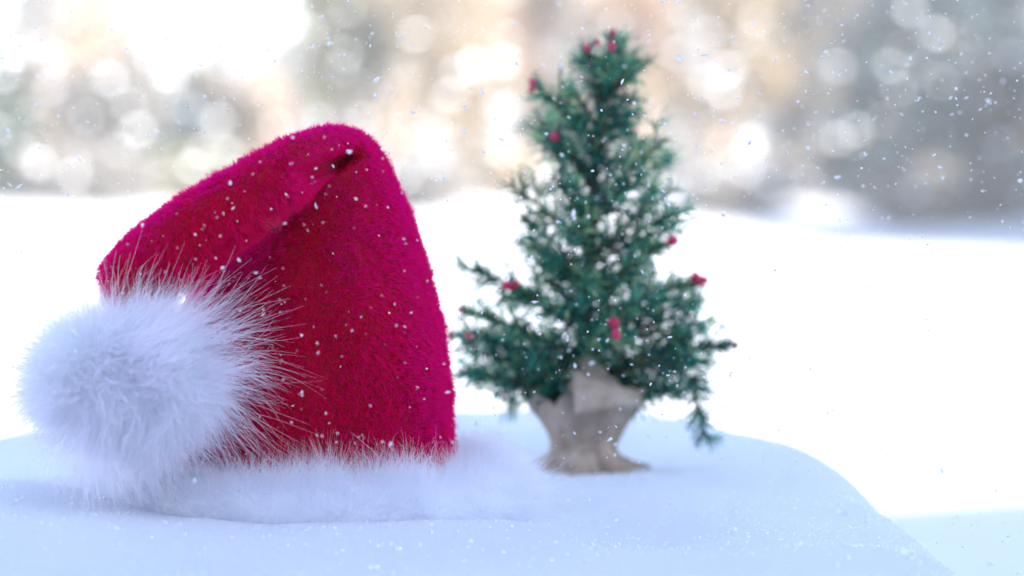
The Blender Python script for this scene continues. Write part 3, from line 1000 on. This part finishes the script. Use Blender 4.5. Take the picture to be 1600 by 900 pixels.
def build_burlap():
    k = NT('burlap', .95)
    tc = k.n('ShaderNodeTexCoord')
    w1 = k.n('ShaderNodeTexWave', Scale=170.0, Distortion=1.2); w1.bands_direction = 'Z'
    w2 = k.n('ShaderNodeTexWave', Scale=170.0, Distortion=1.2); w2.bands_direction = 'X'
    k.l(tc.outputs['Object'], w1.inputs['Vector']); k.l(tc.outputs['Object'], w2.inputs['Vector'])
    ad = k.n('ShaderNodeMath', operation='MAXIMUM')
    k.l(w1.outputs['Fac'], ad.inputs[0]); k.l(w2.outputs['Fac'], ad.inputs[1])
    mu = k.n('ShaderNodeMath', operation='MULTIPLY')
    k.l(ad.outputs[0], mu.inputs[0]); k.l(k.noise(45, 4), mu.inputs[1])
    k.l(k.ramp(mu.outputs[0], [(0.15, (0.32, 0.24, 0.18)), (0.6, (0.70, 0.57, 0.46))]), k.b.inputs['Base Color'])
    bp = k.n('ShaderNodeBump', Strength=.5, Distance=.001)
    k.l(ad.outputs[0], bp.inputs['Height']); k.l(bp.outputs[0], k.b.inputs['Normal'])
    # profile rows: (py, centre px, half width px)
    prof = [(744, 918, 70), (739, 918, 74), (729, 917, 69), (716, 914, 57), (704, 911, 49), (694, 911, 47), (682, 912, 51), (668, 913, 60), (652, 914, 71), (636, 914, 82), (622, 913, 91), (606, 912, 99)]
    rows = catmull([tuple(map(float, p)) for p in prof], 3)
    seg = 96
    V = []
    nr = len(rows)
    for ri, (py, cx, hw) in enumerate(rows):
        tt = ri / (nr - 1)
        for s in range(seg):
            a = 2 * math.pi * s / seg      # a = 3/2 pi faces the camera
            fold = (.07 * math.sin(7 * a + 1.2 + 1.1 * math.sin(2 * a)) + .045 * math.sin(13 * a + 2 * tt)) * (1.2 if tt < .3 else .75 - .2 * tt)
            fold *= 2.0
            if tt < .22: fold *= 1.7
            rr = hw * (1 + fold)
            rr *= 1 + .10 * noise.noise(Vector((math.cos(a) * 2.5, math.sin(a) * 2.5, tt * 5))) + (.07 * noise.noise(Vector((math.cos(a) * 6, math.sin(a) * 6, tt * 9))) if tt < .25 else 0)
            # ragged rim: raised flap at the front, low dip at front left
            h = 0
            if tt > .62:
                k2 = (tt - .62) / .38
                da = math.atan2(math.sin(a - R(275)), math.cos(a - R(275)))
                h += 62 * k2 * math.exp(-(da / .42) ** 2) * (1 if da > -.35 else max(0, 1 - (-.35 - da) * 6))
                db = math.atan2(math.sin(a - R(243)), math.cos(a - R(243)))
                h -= 22 * k2 * math.exp(-(db / .3) ** 2)
                h += 12 * k2 * math.exp(-(math.atan2(math.sin(a - R(190)), math.cos(a - R(190))) / .4) ** 2)
                if da * 1 > -.4 and da < .9: rr *= 1 - .30 * k2 * math.exp(-((da - .1) / .5) ** 2)
                h += 3 * math.sin(31 * a) * k2
            p = P(cx, py - h, TD)
            m = hw and rr * PXM
            V.append(Vector((p.x + math.cos(a) * m, TD + math.sin(a) * m * .85, p.z)))
    F = [(j * seg + s, j * seg + (s + 1) % seg, (j + 1) * seg + (s + 1) % seg, (j + 1) * seg + s) for j in range(nr - 1) for s in range(seg)]
    o = mesh_obj('burlap_wrap', V, F, k.m, tree, True)
    so = o.modifiers.new('t', 'SOLIDIFY'); so.thickness = .0016; so.offset = -1
    # folded-over cloth edge on the right of the front
    fl = []
    n = 14
    for i in range(n + 1):
        u = i / n
        for j in range(7):
            v = j / 6
            top = P(893 + 107 * u, 578 + 40 * u ** 1.3, TD - .058 + .035 * u * u)
            bot = P(899 + 104 * u, 646 - 12 * u, TD - .066 + .040 * u * u)
            q = top.lerp(bot, v)
            q.y -= .006 * math.sin(v * math.pi) + .003 * math.sin(u * 9)
            fl.append(q)
    FF = [(i * 7 + j, (i + 1) * 7 + j, (i + 1) * 7 + j + 1, i * 7 + j + 1) for i in range(n) for j in range(6)]
    f = mesh_obj('burlap_flap', fl, FF, k.m, tree, True)
    so = f.modifiers.new('t', 'SOLIDIFY'); so.thickness = .0018; so.offset = 0
    # potting soil / weight inside
    mb = MB()
    c = P(912, 640, TD)
    V, F2 = tube([Vector((c.x, TD, .004)), Vector((c.x, TD, c.z))], [.012, .020], 24)
    mb.add(V, F2)
    mb.obj('root_ball', mat_noise('dark_soil', (.03, .025, .02), (.06, .05, .04), 50, .95, .5), tree)
    # tie cord
    ring = []
    for s in range(49):
        a = 2 * math.pi * s / 48
        q = P(911, 697 + 2 * math.sin(3 * a), TD)
        ring.append(Vector((q.x + math.cos(a) * 47.5 * PXM, TD + math.sin(a) * 47.5 * PXM * .85, q.z)))
    V, F2 = tube(ring, [.0011] * 49, 6)
    mesh_obj('cord', V, F2, k.m, tree, True)


build_burlap()


# ---------------------------------------------------------------- falling snow
def falling_snow():
    bm = bmesh.new()
    bmesh.ops.create_icosphere(bm, subdivisions=1, radius=1)
    bv = np.array([tuple(v.co) for v in bm.verts]); bf = np.array([[v.index for v in f.verts] for f in bm.faces])
    bm.free()
    n1, n2, n3 = 13500, 36, 2200
    y = np.concatenate([1.635 + rng.random(n1) ** 2.0 * 1.0, .75 + rng.random(n2) * .6, 2.9 + rng.random(n3) ** 1.3 * 14])
    sp = np.concatenate([np.full(n1, .40), np.full(n2, .4), np.full(n3, .42)])
    x = (rng.random(len(y)) * 2 - 1) * sp * y
    z = CAM_H - .04 * y + (rng.random(len(y)) * 2 - 1) * .19 * y
    s = np.exp(rng.normal(size=len(y)) * .42) * .00046
    s[n1 + n2:] *= 2.4
    C = np.stack([x, y, z], 1)
    hatbox = (C[:, 0] > -.34) & (C[:, 0] < -.02) & (C[:, 1] > 1.728) & (C[:, 1] < 1.98) & (C[:, 2] < .31)
    keep = ~hatbox & np.array([c[2] > mound_z(c[0], c[1]) + .003 if c[1] < 4 else c[2] > -.5 for c in C])
    C, s = C[keep], s[keep]
    n = len(C)
    st = 1 + rng.random((n, 1, 1)) ** 1.5 * 1.8
    ax = rand_unit(n)[:, None]
    v = bv[None] * (1 + .32 * rng.normal(size=(n, len(bv), 1)))
    v = v + ax * (v * ax).sum(2, keepdims=True) * (st - 1)
    v = v * s[:, None, None] + C[:, None]
    f = bf[None] + (np.arange(n) * len(bv))[:, None, None]
    me = bpy.data.meshes.new('falling_snow')
    me.vertices.add(n * len(bv)); me.vertices.foreach_set('co', v.reshape(-1).astype(np.float32))
    nf = n * len(bf)
    me.loops.add(nf * 3); me.loops.foreach_set('vertex_index', f.reshape(-1).astype(np.int32))
    me.polygons.add(nf); me.polygons.foreach_set('loop_start', np.arange(0, nf * 3, 3, dtype=np.int32))
    me.update(calc_edges=True)
    k = NT('snowflake', .5)
    k.b.inputs['Base Color'].default_value = (.95, .95, .96, 1)
    tr = k.n('ShaderNodeBsdfTranslucent'); tr.inputs[0].default_value = (.95, .95, .96, 1)
    mx = k.n('ShaderNodeMixShader'); mx.inputs[0].default_value = .65
    k.l(k.b.outputs[0], mx.inputs[1]); k.l(tr.outputs[0], mx.inputs[2]); k.l(mx.outputs[0], k.out.inputs[0])
    me.materials.append(k.m)
    o = bpy.data.objects.new('falling_snow', me)
    COL.objects.link(o)
    tag(o, 'countless small white snowflakes drifting through the air', 'snowfall', kind='stuff')


falling_snow()


def snow_grains():
    bm = bmesh.new()
    bmesh.ops.create_icosphere(bm, subdivisions=1, radius=1)
    bv = np.array([tuple(v.co) for v in bm.verts]); bf = np.array([[v.index for v in f.verts] for f in bm.faces])
    bm.free()
    n = 26000
    x = -.75 + 1.15 * rng.random(n); y = 1.15 + 1.75 * rng.random(n) ** 1.2
    dens = wave_noise(np.stack([x, y, x * 0], 1), 9, 4)[:, 0] * .5 + .5 + (x > .2) * .5
    k_ = rng.random(n) < dens
    x, y = x[k_], y[k_]
    n = len(x)
    z = np.array([mound_z(a, b) for a, b in zip(x, y)])
    s_ = np.exp(rng.normal(size=n) * .45) * .00065
    v = bv[None] * (1 + .35 * rng.normal(size=(n, len(bv), 1))) * s_[:, None, None] + np.stack([x, y, z], 1)[:, None]
    f = bf[None] + (np.arange(n) * len(bv))[:, None, None]
    me = bpy.data.meshes.new('snow_grains')
    me.vertices.add(n * len(bv)); me.vertices.foreach_set('co', v.reshape(-1).astype(np.float32))
    nf = n * len(bf)
    me.loops.add(nf * 3); me.loops.foreach_set('vertex_index', f.reshape(-1).astype(np.int32))
    me.polygons.add(nf); me.polygons.foreach_set('loop_start', np.arange(0, nf * 3, 3, dtype=np.int32))
    me.update(calc_edges=True)
    k = NT('ice_grain', .2)
    k.b.inputs['Base Color'].default_value = (.93, .95, .97, 1)
    k.b.inputs['Specular IOR Level'].default_value = .6
    me.materials.append(k.m)
    o = bpy.data.objects.new('snow_grains', me)
    COL.objects.link(o)
    tag(o, 'loose glittering crystals lying on the near snow bank', 'snow grains', kind='stuff')


snow_grains()


# ---------------------------------------------------------------- snowy air
def haze():
    mb = MB()
    mb.box(-760, 760, -360, 960, FIELD_Z - 12, 22)
    k = bpy.data.materials.new('haze')
    k.use_nodes = True
    t = k.node_tree
    t.nodes.remove(t.nodes['Principled BSDF'])
    v = t.nodes.new('ShaderNodeVolumePrincipled')
    v.inputs['Color'].default_value = (0.95, 0.97, 1.0, 1)
    v.inputs['Density'].default_value = HAZE
    v.inputs['Anisotropy'].default_value = 0.0
    t.links.new(v.outputs[0], t.nodes['Material Output'].inputs['Volume'])
    o = mb.obj('haze', k)
    tag(o, 'thin snowy air between the hat and the far trees', 'haze', kind='stuff')


HAZE = 0.0036
haze()
